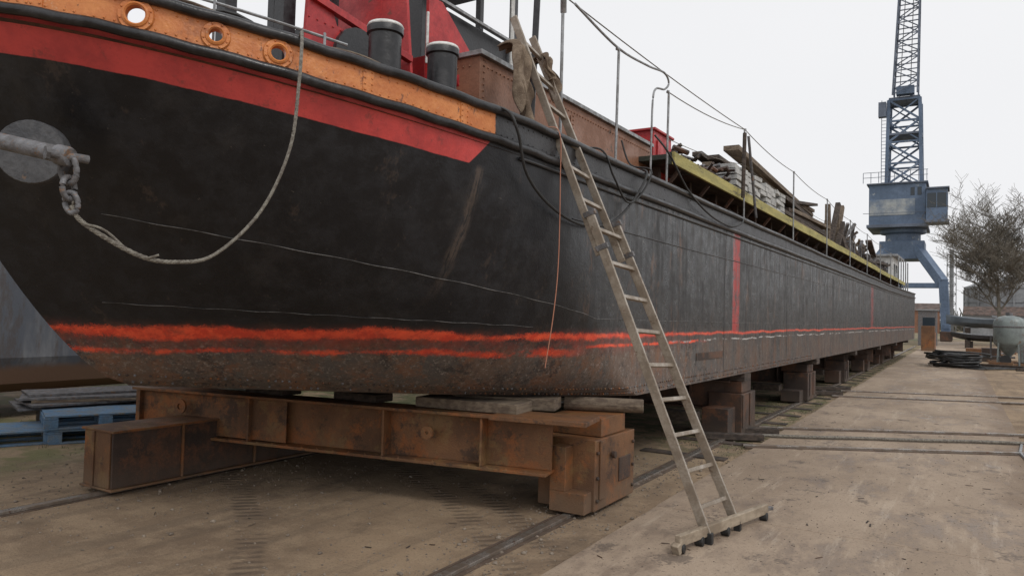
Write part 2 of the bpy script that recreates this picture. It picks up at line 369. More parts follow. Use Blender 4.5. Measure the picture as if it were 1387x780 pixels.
# ------------------------------------------------------------ ground and path
g=G(); g.add([(-900,-300,0),(900,-300,0),(900,1500,0),(-900,1500,0)],[(0,1,2,3)],m_ground); g.out('ground')
g=G()
y=-6
while y<84:
    L=6.0; e=random.uniform(-.015,.015)
    g.box((-.70+e,y+L/2,.0),(2.9,L-.006,.044+random.uniform(-.003,.003)),m_path,Matrix.Rotation(random.uniform(-.002,.002),3,'Z'))
    y+=L
g.out('plate_path',bevel=.006)
for X in (-2.64,-6.1):
    g=G(); g.bx(X-.07,X+.07,-4,60,.0,.006,m_railside); g.bx(X-.034,X+.034,-4,60,.0061,.030,m_rail); g.bx(X-.085,X-.062,-4,60,.0061,.018,m_railside)
    g.out('slipway_rail',bevel=.005)
g=G()
for k in range(30):
    yy=8.5+k*1.15; g.box((-2.75,yy,.0),(1.0,.2,.03),m_darktimber,Matrix.Rotation(random.uniform(-.03,.03),3,'Z'))
g.out('rail_sleepers')
def crossrail(p,q,name='cross_rail'):
    g=G(); p=V(p);q=V(q); g.beam(p,q,.05,.03,m_rail); d=(q-p).normalized(); o=V((d.y,-d.x,0))*.09
    g.beam(p+o-V((0,0,.01)),q+o-V((0,0,.01)),.04,.02,m_railside); g.out(name,bevel=.004)
crossrail((-2.3,9.45,.032),(1.0,11.35,.032)); 
crossrail((-2.5,11.2,.032),(3.5,14.6,.032)); crossrail((-2.3,17,.032),(6,20.5,.032)); crossrail((-2.3,18.4,.032),(6,22,.032))
g=G(); g.tube([(-2.6+.25*k,10.1+.145*k+.02*sin(k*1.3),.05) for k in range(16)],.022,m_wire); g.out('steel_hawser',smooth=True)
g=G(); g.tube([(.72,10.2,.03),(.66,11.2,.035),(.74,12.2,.03)],.018,m_galv,6); g.out('loose_steel_rod',smooth=True)
g=G()
for (x,y0) in((-2.45,9.9),(-2.4,10.6),(-2.4,17.2),(-2.4,18.5)): g.box((x-.1,y0,.06),(.8,.16,.08),m_darktimber,Matrix.Rotation(.5,3,'Z'))
g.out('edge_timbers',bevel=.008)
g=G()
for _ in range(5200):
    if random.random()<.55: x=random.choice((-2.66,-2.66,-6.1))+random.gauss(0,.2); yy=random.uniform(2.5,12)
    else: x=random.uniform(-8,-2.2); yy=random.uniform(2.6,9.5)
    if x>-2.2 and random.random()<.8: continue
    r=random.uniform(.003,.010) if random.random()<.93 else random.uniform(.010,.02)
    g.blob((x,yy,r*.3),r,m_stone,(1,1,.7),.3)
for _ in range(1100):
    x=random.uniform(-2.1,.7); yy=random.uniform(3.0,13); r=random.uniform(.002,.007); g.blob((x,yy,.022+r*.2),r,random.choice((m_stone,m_darktimber)),(1,1,.6),.3)
g.out('gravel',recalc=False)
g=G()
for _ in range(130):
    x=random.uniform(-7,.7); yy=random.uniform(3.2,14); z=.026 if x>-2.15 else .006
    if -3<x<-2.3 and 5<yy<6.5: continue
    a=random.uniform(0,pi); l=random.uniform(.01,.04); d=V((cos(a),sin(a),random.uniform(-.05,.05)))*l
    g.beam(V((x,yy,z))-d,V((x,yy,z))+d,random.uniform(.004,.012),.004,random.choice((m_timber,m_darktimber,m_rustdark)))
g.out('wood_splinters',recalc=False)
g=G()
for _ in range(2400):
    q=random.random()
    if q<.6: x=random.gauss(-3.0,.25); yy=random.uniform(9,34)
    elif q<.8: x=random.gauss(-2.3,.07); yy=random.uniform(8,40)
    else: x=random.uniform(-12,-7.8); yy=random.uniform(4,9)
    if x>-2.18: continue
    for b in range(4):
        a=random.uniform(0,2*pi); h=random.uniform(.015,.05); dx,dy=cos(a)*.003,sin(a)*.003; ox,oy=random.uniform(-.04,.04),random.uniform(-.04,.04)
        g.add([(x+ox-dx,yy+oy-dy,0),(x+ox+dx,yy+oy+dy,0),(x+ox+random.uniform(-.03,.03),yy+oy+random.uniform(-.03,.03),h)],[(0,1,2)],m_grass)
g.out('grass',recalc=False)

# ------------------------------------------------------------ barge
PV=V((-2.6,6.25,0))
barge=empty('cargo_barge',PV,radians(-1.2))
CX=-5.1
def zs(Y):
    z=2.75
    if Y<6.25: z+=.42*((6.25-Y)/4.75)**3.2
    if Y>28: z+=.16*((Y-28)/16)**1.6
    return z
def TB(c):
    if c<=1:
        s_=sin(c*pi/2); T=V((CX+2.5*s_,5-3.5*cos(c*pi/2),0)); B=V((CX+2.5*s_,3.15+2.95*s_+.5*s_**6,1.0-.14*s_))
    elif c<=2:
        t=c-1; T=V((CX+2.5,5+36.5*t,0)); B=V((CX+2.5,6.6+34.9*t,.86))
    else:
        a=(c-2)*pi/2; T=V((CX+2.5*cos(a),41.5+2.6*sin(a),0)); B=V((CX+2.5*cos(a),41.5+1.2*sin(a),.86+.3*sin(a)))
    T.z=zs(T.y); return T,B
def surf(c,v):
    T,B=TB(c); k=max(v,0)**.65
    return V((B.x+(T.x-B.x)*k,B.y+(T.y-B.y)*k,B.z+(T.z-B.z)*v))
def surfz(c,z):
    T,B=TB(c); return surf(c,(z-B.z)/(T.z-B.z))
def nrm(c,v):
    e=.01
    a=surf(min(c+e,3),v)-surf(max(c-e,0),v); b=surf(c,min(v+.03,1))-surf(c,v-.03)
    return a.cross(b).normalized()
cols=[k/70 for k in range(70)]+[1+ (k/90)**1.25 for k in range(90)]+[2+k/18 for k in range(19)]
NR=30
def mirror(p): return V((2*CX-p[0],p[1],p[2]))
vs=[];fs=[];bs=[]
for side in (0,1):
    o=len(vs)
    for c in cols:
        T,B=TB(c)
        for r in range(NR+1):
            p=surf(c,r/NR); bs.append(T.z-p.z)
            vs.append(p if not side else mirror(p))
    for i in range(len(cols)-1):
        for r in range(NR):
            q=(o+i*(NR+1)+r,o+(i+1)*(NR+1)+r,o+(i+1)*(NR+1)+r+1,o+i*(NR+1)+r+1)
            fs.append(q if not side else q[::-1])
me=bpy.data.meshes.new('hull_plating'); me.from_pydata(vs,[],fs); me.materials.append(m_hull)
at=me.attributes.new('below_sheer','FLOAT','POINT'); at.data.foreach_set('value',bs)
me.polygons.foreach_set('use_smooth',[True]*len(fs)); me.update()
ho=bpy.data.objects.new('hull_plating',me); COL.objects.link(ho); attach(ho,barge)
g=G()
for (vv,mat,dz) in ((0,m_bot,0.0),(1,m_rustdark,-.05)):
    L=[surf(c,vv)+V((0,0,dz)) for c in cols]
    P=[];Fc=[]
    for p in L: P+= [p,mirror(p)]
    for i in range(len(L)-1): Fc.append((2*i,2*i+2,2*i+3,2*i+1))
    g.add(P,Fc,mat)
g.out('bottom_and_deck',barge)
HB=.2
def Tc(c): return TB(c)[0]
def horn(c):
    e=.004; a=Tc(min(c+e,3))-Tc(max(c-e,0)); return V((a.y,-a.x,0)).normalized()
def strip(cs,mir):
    P=[];Fc=[]
    for c in cs:
        t=Tc(c); nn=horn(c)
        q=[t,t-nn*.03,t-nn*.03+V((0,0,HB)),t+V((0,0,HB))]
        if mir: q=[mirror(k) for k in q]
        P+=q
    for i in range(len(cs)-1):
        for k in range(4): Fc.append((4*i+k,4*i+(k+1)%4,4*i+4+(k+1)%4,4*i+4+k))
    Fc+=[(0,1,2,3),tuple(4*(len(cs)-1)+k for k in (3,2,1,0))]
    return P,Fc
bowcs=[k/60 for k in range(59)]
fair=[]
for Yt in (2.2,2.5,2.77):
    c=math.acos((5-Yt)/3.5)/(pi/2); fair.append(c)
g=G(); P,Fc=strip(bowcs,False); g.add(P,Fc,m_orange); bw=g.out('bow_bulwark',barge,smooth=False)
cut=G()
radii=(.048,.034,.04)
for c,r in zip(fair,radii):
    p=Tc(c)+V((0,0,HB/2)); nn=horn(c); cut.cyl(p-nn*.1,p+nn*.1,r,m_orange,n=24)
co=cut.out('cutter',barge)
md=bw.modifiers.new('b','BOOLEAN'); md.object=co; md.solver='EXACT'
bpy.context.view_layer.update()
nm=bpy.data.meshes.new_from_object(bw.evaluated_get(bpy.context.evaluated_depsgraph_get()))
bw.modifiers.clear(); bw.data=nm; bpy.data.objects.remove(co)
g=G()
P,Fc=strip([58/60+ (1-58/60)*k/3 for k in range(4)]+[1+k/30 for k in range(1,31)]+[2+k/16 for k in range(1,17)],False); g.add(P,Fc,m_orange)
P,Fc=strip([k/40 for k in range(40)]+[1+k/30 for k in range(31)]+[2+k/16 for k in range(1,17)],True); g.add(P,Fc,m_orange)
g.out('side_bulwark',barge)
g=G()
allc=[k/70 for k in range(70)]+[1+k/60 for k in range(60)]+[2+k/20 for k in range(21)]
for h,r in ((0,.03),(HB,.03)):
    L=[Tc(c)+horn(c)*.012+V((0,0,h+.003*sin(c*90)+.002*sin(c*37))) for c in allc]
    g.tube(L,r,m_black,10); g.tube([mirror(p) for p in L],r,m_black,8)
L=[Tc(c)+horn(c)*.008+V((0,0,-.075)) for c in allc if Tc(c).y>4.4]
g.tube(L,.012,m_black,8)
g.out('rubbing_rails',barge,smooth=True)
g=G()
for c,r in zip(fair,radii):
    p=Tc(c)+V((0,0,HB/2)); nn=horn(c); R1=r+.042
    g.lathe(p,[(r,-.03),(r,.02),(r+.008,.028),(r+.018,.022),(r+.02,.014),(R1-.004,.014),(R1,.008),(R1,0)],m_orange,28,nn)
    tx=V((-nn.y,nn.x,0))
    for k in range(8):
        a=2*pi*k/8+.3; g.blob(p+nn*.014+(tx*cos(a)+V((0,0,1))*sin(a))*(R1-.013),.007,m_orange)
for k in range(120):
    c=.05+k/92
    if c>1.3: break
    for h in(.048,.152):
        if random.random()<.10: continue
        p=Tc(c)+V((0,0,h+random.uniform(-.003,.003)))+horn(c)*-.001; g.blob(p,.0075,m_orange)
for c in (.30,.665,.80):
    p=Tc(c)+horn(c)*.002; t=V((-horn(c).y,horn(c).x,0))
    g.beam(p+V((0,0,.03)),p+V((0,0,.17)),.006,.07,m_orange,up=t)
    for h in(.05,.085,.12,.155):
        for s_ in(-.022,.022): g.blob(p+horn(c)*.003+t*s_+V((0,0,h)),.007,m_orange)
g.out('fairleads',barge,smooth=True)
g=G()
L=[];c=.02
while c<1.25:
    L.append(c); c+=.009 if c<1 else .0017
for c in L:
    for v in(.018,.045):
        if random.random()<.15: continue
        p=surf(c,v)+nrm(c,v+.03)*.001; g.blob(p,random.uniform(.008,.012),random.choice((m_rustdark,m_rustbeam,m_iron)))
g.out('chine_rivets',barge,smooth=True)
g=G()
def seam(z0,z1,c0,c1,r,mat,N=80):
    g.tube([surfz(c0+(c1-c0)*k/N,z0+(z1-z0)*k/N)+V((.001,-.001,.003*sin(k*.7))) for k in range(N+1)],r,mat,5)
m_seam=W('pale_seam',(.17,.165,.16),(.035,.035,.035),7,.5,.1)
seam(2.13,1.57,.20,.985,.003,m_seam); seam(1.60,1.50,.10,.75,.002,m_seam)
seam(1.57,1.50,.985,1.6,.0025,m_seam)
seam(2.36,2.36,1.0,2,.006,m_black); 
for c in (1.10,1.20,1.33,1.47,1.64,1.83):
    T,B=TB(c); N=20; yb=(T.y+B.y)/2
    g.tube([V((CX+2.5,yb,.9+1.7*k/N)) for k in range(N+1)],.004,m_black,5)
g.out('plate_seams',barge)
g=G()
g.bx(-2.603,-2.592,8.3,9.3,1.12,1.2,m_rustdark)
g.out('side_doubler',barge)

for (bx_,by_,top,r) in ((-3.1,3.55,3.42,.105),(-3.08,4.12,3.46,.105)):
    g=G(); b=2.72
    g.lathe((bx_,by_,0),[(0,b),(r*1.3,b),(r*1.3,b+.03),(r,b+.05),(r,top-.07),(r*1.12,top-.06),(r*1.12,top-.02),(r*1.02,top)],m_black,28)
    g.lathe((bx_,by_,0),[(r*1.10,top-.022),(r*1.13,top-.012),(r*1.04,top+.004),(r*.7,top+.01),(0,top+.012)],m_white,28)
    g.out('mooring_bollard',barge,smooth=True)
g=G()
def plate(pts,th,mat,ax=V((0,1,0)),off=(0,0,0)):
    a=[V(p)-ax*th/2+V(off) for p in pts]; b=[V(p)+ax*th/2+V(off) for p in pts]; k=len(pts)
    g.add(a+b,[tuple(range(k))[::-1],tuple(range(k,2*k))]+[(i,(i+1)%k,k+(i+1)%k,k+i) for i in range(k)],mat)
plate([(-3.45,0,2.8),(-4.6,0,2.8),(-4.5,0,4.5),(-3.62,0,4.4)],.03,m_red,off=(0,4.3,0))
plate([(-3.5,4.45,2.8),(-3.5,5.05,2.8),(-3.5,5.05,3.74),(-3.5,4.62,4.05),(-3.5,4.45,4.05)],.03,m_red,V((1,0,0)))
plate([(-3.55,3.25,2.8),(-3.55,3.95,2.8),(-3.55,3.9,3.50),(-3.55,3.55,3.5),(-3.55,3.42,3.75),(-3.55,3.3,3.75)],.03,m_red,V((1,0,0)))
g.bx(-3.75,-3.52,4.5,4.98,3.2,3.6,m_red)
g.beam((-3.53,3.3,3.62),(-3.53,4.3,3.5),.05,.05,m_red)
g.cyl((-3.6,3.75,3.3),(-4.5,3.75,3.3),.18,m_black,n=20); g.cyl((-3.5,3.75,3.3),(-3.54,3.75,3.3),.24,m_black,n=24)
g.cyl((-3.6,4.05,3.5),(-4.5,4.05,3.5),.09,m_black,n=16); g.cyl((-3.49,4.8,3.45),(-3.40,4.8,3.45),.07,m_red,n=16)
g.bx(-3.75,-3.66,3.2,3.3,2.7,4.4,m_black); g.bx(-4.2,-4.08,3.95,4.08,2.7,4.6,m_black)
g.bx(-4.5,-4.4,3.3,3.4,2.7,4.6,m_black)
g.cyl((-3.47,4.42,3.5),(-3.47,4.42,3.9),.012,m_white,n=8)
for k in range(9): g.blob((-3.482,4.5+k*.06,3.68),.008,m_red); g.blob((-3.532,3.3+k*.07,3.48),.008,m_red)
g.out('anchor_windlass',barge,bevel=.004)
g=G()
for dz,off in((.02,.12),(.10,.16)):
    L=[Tc(c)-horn(c)*off+V((0,0,HB+dz+.04)) for c in [k/40 for k in range(8,27)]]
    g.tube(L,.009,m_galv,6)
for c in(.25,.37,.49,.62):
    p=Tc(c)-horn(c)*.14; g.cyl(p,p+V((0,0,HB+.16)),.008,m_galv,n=6)
L=[Tc(c)-horn(c)*.22+V((0,0,HB+.08+.05*sin(c*40))) for c in [k/60 for k in range(8,40)]]; g.tube(L,.014,m_rubber,6)
L=[Tc(c)-horn(c)*.10+V((0,0,HB+.05+.03*sin(c*31))) for c in [k/60 for k in range(14,44)]]; g.tube(L,.009,m_timber,6)
g.out('bow_pipe_rail',barge,smooth=True)

g=G(); DT=3.66
g.bx(-7.0,-3.2,4.75,8.3,2.65,DT-.04,m_brown)
g.bx(-7.03,-3.165,4.72,8.33,DT-.039,DT,m_galv)
for k in range(60):
    for z in(DT-.11,3.12): g.blob((-3.197,4.8+k*.0595,z),.011,m_brown)
for k in range(10): g.blob((-3.185,6.3,3.15+k*.04),.011,m_brown); g.blob((-3.197,4.8,3.15+k*.05),.011,m_brown)
g.bx(-3.196,-3.188,6.26,6.4,2.7,DT-.15,m_brown)
for k in range(14): g.blob((-3.3-k*.06,4.747,DT-.11),.011,m_brown)
g.out('deckhouse',barge,bevel=.004)
g=G()
g.bx(-6.2,-4.1,5.1,6.7,DT+.001,4.42,m_black)
for (x0,x1,y0,y1) in((-4.16,-4.1,5.1,5.2),(-4.16,-4.1,6.0,6.06),(-4.16,-4.1,6.62,6.7),(-6.2,-6.1,5.1,5.2),(-6.2,-6.1,6.6,6.7),(-5.2,-5.12,5.1,5.16)):
    g.bx(x0,x1,y0,y1,4.421,5.2,m_black)
g.bx(-4.09,-4.07,5.2,6.6,4.05,4.10,m_black); g.bx(-4.09,-4.08,5.25,5.9,3.75,4.0,m_iron); 
g.bx(-6.4,-3.95,4.95,6.9,5.2,5.28,m_black)
g.bx(-4.07,-4.05,6.5,6.56,4.1,5.1,m_white); g.beam((-4.03,5.05,4.43),(-4.03,6.75,4.43),.05,.03,m_galv)
g.out('wheelhouse',barge,bevel=.004)
g=G(); g.bx(-3.75,-3.2,8.4,9.0,2.7,3.85,m_red); g.bx(-3.78,-3.17,8.37,9.03,3.851,3.88,m_red)
g.bx(-3.195,-3.18,8.5,8.9,3.45,3.75,m_red); g.out('red_locker',barge,bevel=.006)
g=G(); PE=38.0
g.bx(-7.4,-2.8,8.9,PE,3.36,3.44,m_darktimber)
yk=7.95
while yk<PE:
    L=min(3.9,PE-yk); dz=random.uniform(-.012,.012); g.bx(-2.8,-2.765+random.uniform(-.006,.006),yk,yk+L-.02,3.32+dz,3.46+dz,m_yellow); yk+=3.9
g.bx(-2.86,-2.805,7.95,8.9,3.32,3.46,m_green); g.bx(-5,-2.86,7.95,8.88,3.38,3.44,m_green)
yk=8.2
while yk<PE:
    g.bx(-3.15,-3.05,yk,yk+.08,2.7,3.355,m_rustdark); g.beam((-3.1,yk+.04,2.95),(-2.82,yk+.04,3.3),.04,.04,m_rustdark); yk+=1.1
g.bx(-3.3,-3.25,8,PE,2.7,3.355,m_rustdark)
g.out('cargo_platform',barge,bevel=.004)
g=G()
def stack(x0,x1,y0,y1,z0,z1,mats,th=.06,wd=.2,jx=.04,ja=.03):
    z=z0
    while z<z1:
        x=x0
        while x<x1:
            if random.random()<.9:
                L=(y1-y0)*random.uniform(.7,1.05); cy=(y0+y1)/2+random.uniform(-.4,.4)
                g.box((x+random.uniform(-jx,jx),cy,z+th/2),(wd*random.uniform(.7,1),L,th*.92),random.choice(mats),Matrix.Rotation(random.gauss(0,ja),3,'Z')@Matrix.Rotation(random.gauss(0,ja*.6),3,'X'))
            x+=wd*1.1
        z+=th*1.05
Z0=3.45
stack(-5.5,-3.4,12.2,20,Z0,4.35,[m_timber,m_darktimber,m_darktimber],.08,.22)
stack(-4.9,-3.1,15.2,20,Z0,4.0,[m_timber,m_darktimber],.08,.22)
stack(-5.5,-3.1,9.6,12,Z0,3.6,[m_darktimber],.07,.2,.06,.08)
stack(-5.5,-3.3,26.5,35,Z0,4.1,[m_darktimber,m_rustdark,m_timber],.08,.22,.05,.05)
for _ in range(420):
    c=V((random.uniform(-4.8,-3.0),random.uniform(9.3,11.6),3.5+random.uniform(0,.36)))
    d=V((random.uniform(-1,1),random.uniform(-1,1),random.uniform(-.3,.3))).normalized()*random.uniform(.05,.15)
    g.cyl(c-d,c+d,random.uniform(.015,.035),random.choice((m_darktimber,m_rustdark,m_rustdark,m_iron)),n=6)
for k in range(9):
    y0=20.8+k*.28; x=-3.0-random.uniform(0,.5)
    g.beam((x,y0,Z0),(x-random.uniform(-.2,.3),y0+random.uniform(-.1,.9),4.5+random.uniform(-.2,.5)),.12,.12,random.choice((m_timber,m_darktimber,m_darktimber)))
for k in range(7): g.beam((-3.2-.2*k,15.5+.4*k,4.0+.03*k),(-3.4-.2*k,19.6+.3*k,4.5+.05*k),.2,.06,random.choice((m_timber,m_darktimber)))
g.beam((-3.3,12,4.38),(-3.6,20,4.30),.25,.08,m_timber)
for _ in range(60):
    y0=random.uniform(22.5,36); g.beam((random.uniform(-4.2,-3.1),y0,Z0+.3),(random.uniform(-4.2,-3.1),y0+random.uniform(-.8,.8),random.uniform(3.9,4.6)),.08,.08,random.choice((m_darktimber,m_timber,m_iron)))
g.out('timber_cargo',barge)
g=G()
for i in range(9):
    for j in range(6):
        if random.random()<.05: continue
        g.box((-3.1-random.uniform(0,.05),11.3+i*.37+random.uniform(-.015,.015),3.485+j*.085),(.3,.34,.07),m_paver,Matrix.Rotation(random.gauss(0,.04),3,'Z'))
        if j<5: g.box((-3.5,11.3+i*.37,3.485+j*.085),(.3,.35,.072),m_paver)
g.out('paving_block_stack',barge,bevel=.004)
g=G()
for k in range(12):
    y0=24.2+k*.95; hgt=random.uniform(.35,.9); x=-3.05-random.uniform(0,.3)
    for dx in(0,.7):
        for dy in(0,.6): g.cyl((x-dx,y0+dy,Z0),(x-dx,y0+dy,Z0+hgt),.03,m_iron,n=6)
    for zz in(.3,.95):
        g.beam((x,y0,Z0+hgt*zz),(x,y0+.6,Z0+hgt*zz),.04,.04,m_iron); g.beam((x-.7,y0,Z0+hgt*zz),(x-.7,y0+.6,Z0+hgt*zz),.04,.04,m_iron); g.beam((x,y0,Z0+hgt*zz),(x-.7,y0,Z0+hgt*zz),.04,.04,m_iron)
g.out('steel_frames_cargo',barge)
g=G()
g.bx(-6.6,-3.3,38.4,41.6,2.7,4.7,m_white); g.bx(-6.75,-3.1,38.2,41.9,4.701,4.8,m_galv)
for k in range(3): g.bx(-3.3,-3.285,38.8+k*.95,39.4+k*.95,3.8,4.4,m_glass)
for k in range(3): g.bx(-6.2+k*1.0,-5.5+k*1.0,38.385,38.4,3.8,4.4,m_glass)
for k in range(5): g.cyl((-2.9,36.5+k*1.2,2.9),(-2.9,36.5+k*1.2,4.6),.03,m_galv,n=6)
g.out('stern_house',barge,bevel=.01)
g=G(); tops=[]
for i,(y0,h) in enumerate(((6.2,4.05),(7.5,4.0),(10.55,4.28),(13.8,4.25),(17.2,4.25),(20.6,4.2),(24,4.2),(27.4,4.2),(30.8,4.2),(34,4.2))):
    x=-2.69
    g.cyl((x,y0,2.8),(x,y0+random.uniform(-.04,.04),h),.013,m_galv,n=8); tops.append(V((x,y0,h)))
    g.blob((x,y0,h),.022,m_galv)
g.tube(spline([(-2.69,5.35,4.15),(-2.69,6.2,4.06),(-2.69,6.93,4.11),(-2.69,7.38,4.17),(-2.69,7.52,4.1),(-2.69,7.4,4.0),(-2.69,7.16,3.94),(-2.69,7.08,3.8),(-2.69,7.06,3.4),(-2.69,7.05,2.9)]),.011,m_galv,8)
g.cyl((-2.66,10.62,4.2),(-2.66,11.1,3.1),.02,m_iron,n=8); g.cyl((-2.68,10.45,3.3),(-2.68,10.5,4.22),.028,m_darktimber,n=8)
def sag(a,b,s,N=10): return [a.lerp(b,k/N)-V((0,0,s*4*(k/N)*(1-k/N))) for k in range(N+1)]
for a,b in zip(tops[1:-1],tops[2:]):
    g.tube(sag(a,b,.05),.006,m_wire,5); g.tube(sag(a-V((0,0,.5)),b-V((0,0,.5)),.04),.004,m_wire,5)
g.tube(sag(V((-2.75,5.35,4.2)),tops[2],.03),.006,m_wire,5)
g.out('deck_stanchions',barge,smooth=True)
g=G()
g.cyl((-2.8,5.35,2.9),(-2.8,5.35,4.15),.014,m_galv,n=8); g.cyl((-2.8,5.36,4.1),(-2.77,5.3,4.22),.026,m_galv,n=8)
g.cyl((-3.0,5.2,2.9),(-2.98,5.25,4.6),.028,m_black,n=8)
g.out('signal_posts',barge,smooth=True)
def hose(pts,r,name,mat,parent=barge,n=8):
    g=G(); g.tube(spline(pts),r,mat,n); g.out(name,parent,smooth=True)
hose([(-2.85,4.05,3.0),(-2.62,4.22,2.99),(-2.54,4.28,2.85),(-2.56,4.45,2.58),(-2.56,4.8,2.4),(-2.56,5.3,2.32),(-2.56,5.85,2.4),(-2.55,6.3,2.65),(-2.54,6.6,2.95),(-2.7,6.75,3.02),(-2.9,6.8,2.95)],.011,'air_hose',m_rubber)
hose([(-2.9,5.6,3.0),(-2.6,5.7,3.01),(-2.54,5.85,2.8),(-2.54,6.15,2.62),(-2.55,6.5,2.75),(-2.54,6.7,3.0),(-2.8,6.8,3.1),(-2.9,6.8,3.35)],.009,'air_hose',m_rubber)
hose([(-2.75,7.3,3.5),(-2.62,7.4,3.3),(-2.55,7.8,2.98),(-2.54,8.6,2.80),(-2.55,9.5,2.78),(-2.55,10.0,2.92),(-2.8,10.2,3.1)],.011,'air_hose',m_rubber)
hose([(-2.7,4.85,3.0),(-2.56,4.9,2.98),(-2.55,4.92,2.6),(-2.555,4.93,2.0),(-2.57,4.9,1.6),(-2.62,4.88,1.2)],.004,'hanging_cord',m_cord,n=5)
# anchor gear
anch=empty('anchor_gear',(-4,1.8,2.3))
g=G()
p=V((-4.12,1.95,2.37)); nd=V((.72,-.66,-.1)).normalized()
g.lathe(p,[(0,-.12),(.165,-.12),(.165,-.01),(.16,0),(0,.002)],m_plate,32,nd)
g.cyl((-4.02,1.55,2.385),(-3.47,1.76,2.26),.038,m_iron,n=18)
g.lathe((-3.47,1.76,2.26),[(.038,-.01),(.046,0),(.046,.05),(.04,.065),(0,.066)],m_iron,18,V((.55,.21,-.125)))
g.cyl((-3.43,1.70,2.25),(-3.41,1.86,2.25),.02,m_iron,n=12); g.cyl((-3.43,1.70,2.25),(-3.433,1.685,2.25),.032,m_iron,n=6)
g.out('anchor_shank',anch,smooth=True)
g=G()
def link(c,ax1,ax2,a,b,r):
    c=V(c);ax1=V(ax1).normalized();ax2=V(ax2).normalized()
    pts=[c+ax1*a*cos(t)+ax2*b*sin(t) for t in [2*pi*k/24 for k in range(25)]]
    g.tube(pts,r,m_iron,10)
link((-3.44,1.79,2.20),(.1,.1,-1),(1,.3,0),.068,.044,.014)
link((-3.43,1.79,2.11),(.1,0,-1),(.3,-1,0),.05,.033,.013)
link((-3.42,1.80,2.045),(.3,0,-1),(1,.3,0),.05,.036,.012)
g.out('chain_links',anch,smooth=True)
g=G()
RP=[(-3.42,1.80,2.03),(-3.36,1.83,1.95),(-3.19,1.98,1.82),(-3.08,2.10,1.795),(-2.98,2.23,1.84),(-2.88,2.40,2.06),(-2.83,2.52,2.38),(-2.86,2.59,2.72),(-2.97,2.70,3.0),(-3.12,2.83,3.12),(-3.27,2.95,3.08)]
c0=spline(RP,18)
g.tube(c0,.008,m_wire,8)
for ph in (0,1.57,3.14,4.71):
    L=[]
    for i,q in enumerate(c0):
        L.append(q+V((cos(i*.8+ph)*.006,sin(i*.8+ph)*.004,sin(i*.8+ph)*.006)))
    g.tube(L,.0048,m_wire,5)
L=[]
for i,q in enumerate(c0[:46]): L.append(q+V((.012*cos(i*.3),0,.018*sin(i*.3)+.012)))
g.tube(L,.006,m_wire,6)
g.out('wire_cable',anch,smooth=True)

# ------------------------------------------------------------ cradle
def hbeam(g,p,q,h,w,mat,t=.025):
    p=V(p);q=V(q); up=V((0,0,1))
    g.beam(p+up*(h/2-t/2),q+up*(h/2-t/2),w,t,mat); g.beam(p-up*(h/2-t/2),q-up*(h/2-t/2),w,t,mat)
    g.beam(p,q,t,h-2*t-.002,mat)
    d=(q-p); side=d.normalized().cross(up)
    for k in(.02,.33,.66,.87):
        c=p+d*k; g.beam(c-side*(w/2-.01),c+side*(w/2-.01),.02,h-2*t-.004,mat)
crd=empty('hull_cradle',(-4.6,5,0))
g=G()
hbeam(g,(-7.0,4.48,.56),(-2.75,5.22,.56),.44,.30,m_rustbeam)
g.beam((-7.0,4.40,.56),(-5.2,4.71,.56),.012,.37,m_rustbeam)
g.beam((-3.2,5.12,.775),(-2.42,5.26,.775),.42,.035,m_rustbeam)
for k in range(26):
    c=V((-6.9,4.36,.345)).lerp(V((-2.9,5.06,.345)),k/25); g.blob(c+V((0,0,.02)),.012,m_rustbeam)
g.out('cross_beam',crd,bevel=.005)
g=G()
g.bx(-2.98,-2.47,5.42,6.25,.04,.60,m_rustbeam); g.bx(-2.8,-2.49,5.28,5.42,.04,.20,m_rustbeam); g.bx(-2.80,-2.66,5.28,5.42,.20,.55,m_rustbeam)
g.bx(-2.47,-2.455,5.5,5.6,.12,.59,m_rustbeam); g.bx(-2.47,-2.46,5.9,6.15,.2,.4,m_rustdark)
g.bx(-2.98,-2.5,5.6,6.1,.605,.755,m_rustbeam); g.cyl((-2.46,5.75,.45),(-2.43,5.75,.45),.03,m_rustdark)
for z in(.12,.3,.5):
    for yy in(5.46,6.2): g.cyl((-2.47,yy,z),(-2.45,yy,z),.016,m_rustdark,n=6)
g.out('bogie',crd,bevel=.008)
g=G(); a0,a1=-6.42,-5.95
g.bx(a0,a1,3.55,6.2,.04,.06,m_rustbeam); g.bx(a0,a1,3.55,6.2,.52,.54,m_rustbeam); g.bx(a0+.02,a0+.04,3.57,6.2,.061,.519,m_rustbeam); g.bx(a1-.05,a1-.03,3.57,6.2,.061,.519,m_rustdark)  # inner side plate uses the darker steel: its shadow side put into the colour
g.bx(a0+.05,a1-.06,3.56,3.58,.061,.519,m_rustbeam); g.bx(a0+.16,a0+.2,3.545,3.56,.061,.519,m_rustbeam)
for yy in(4.2,5.0,5.8): g.bx(a1-.029,a1-.005,yy,yy+.02,.061,.519,m_rustbeam)
g.out('bogie',crd,bevel=.005)
g=G()
g.box((-3.5,5.2,.83),(.95,.32,.085),m_timber,Matrix.Rotation(.12,3,'Z')); g.box((-3.35,5.5,.84),(.9,.3,.1),m_timber,Matrix.Rotation(.3,3,'Z'))
g.cyl((-3.0,5.9,.82),(-2.35,6.15,.82),.06,m_timber,n=12); g.box((-4.6,5.05,.82),(.5,.24,.07),m_darktimber)
g.box((-5.6,4.9,.85),(.5,.24,.14),m_darktimber)
g.out('packing_timbers',crd,bevel=.01)
g=G()
def ring(c,n_,r,t,mat): g.lathe(c,[(r-t,-.01),(r-t,.01),(r+t,.01),(r+t,-.01),(r-t,-.01)],mat,18,n_)
ring((-3.75,4.90,.60),(.17,-1,0),.035,.02,m_rustbeam); ring((-6.3,4.40,.64),(.17,-1,0),.05,.02,m_rustbeam)
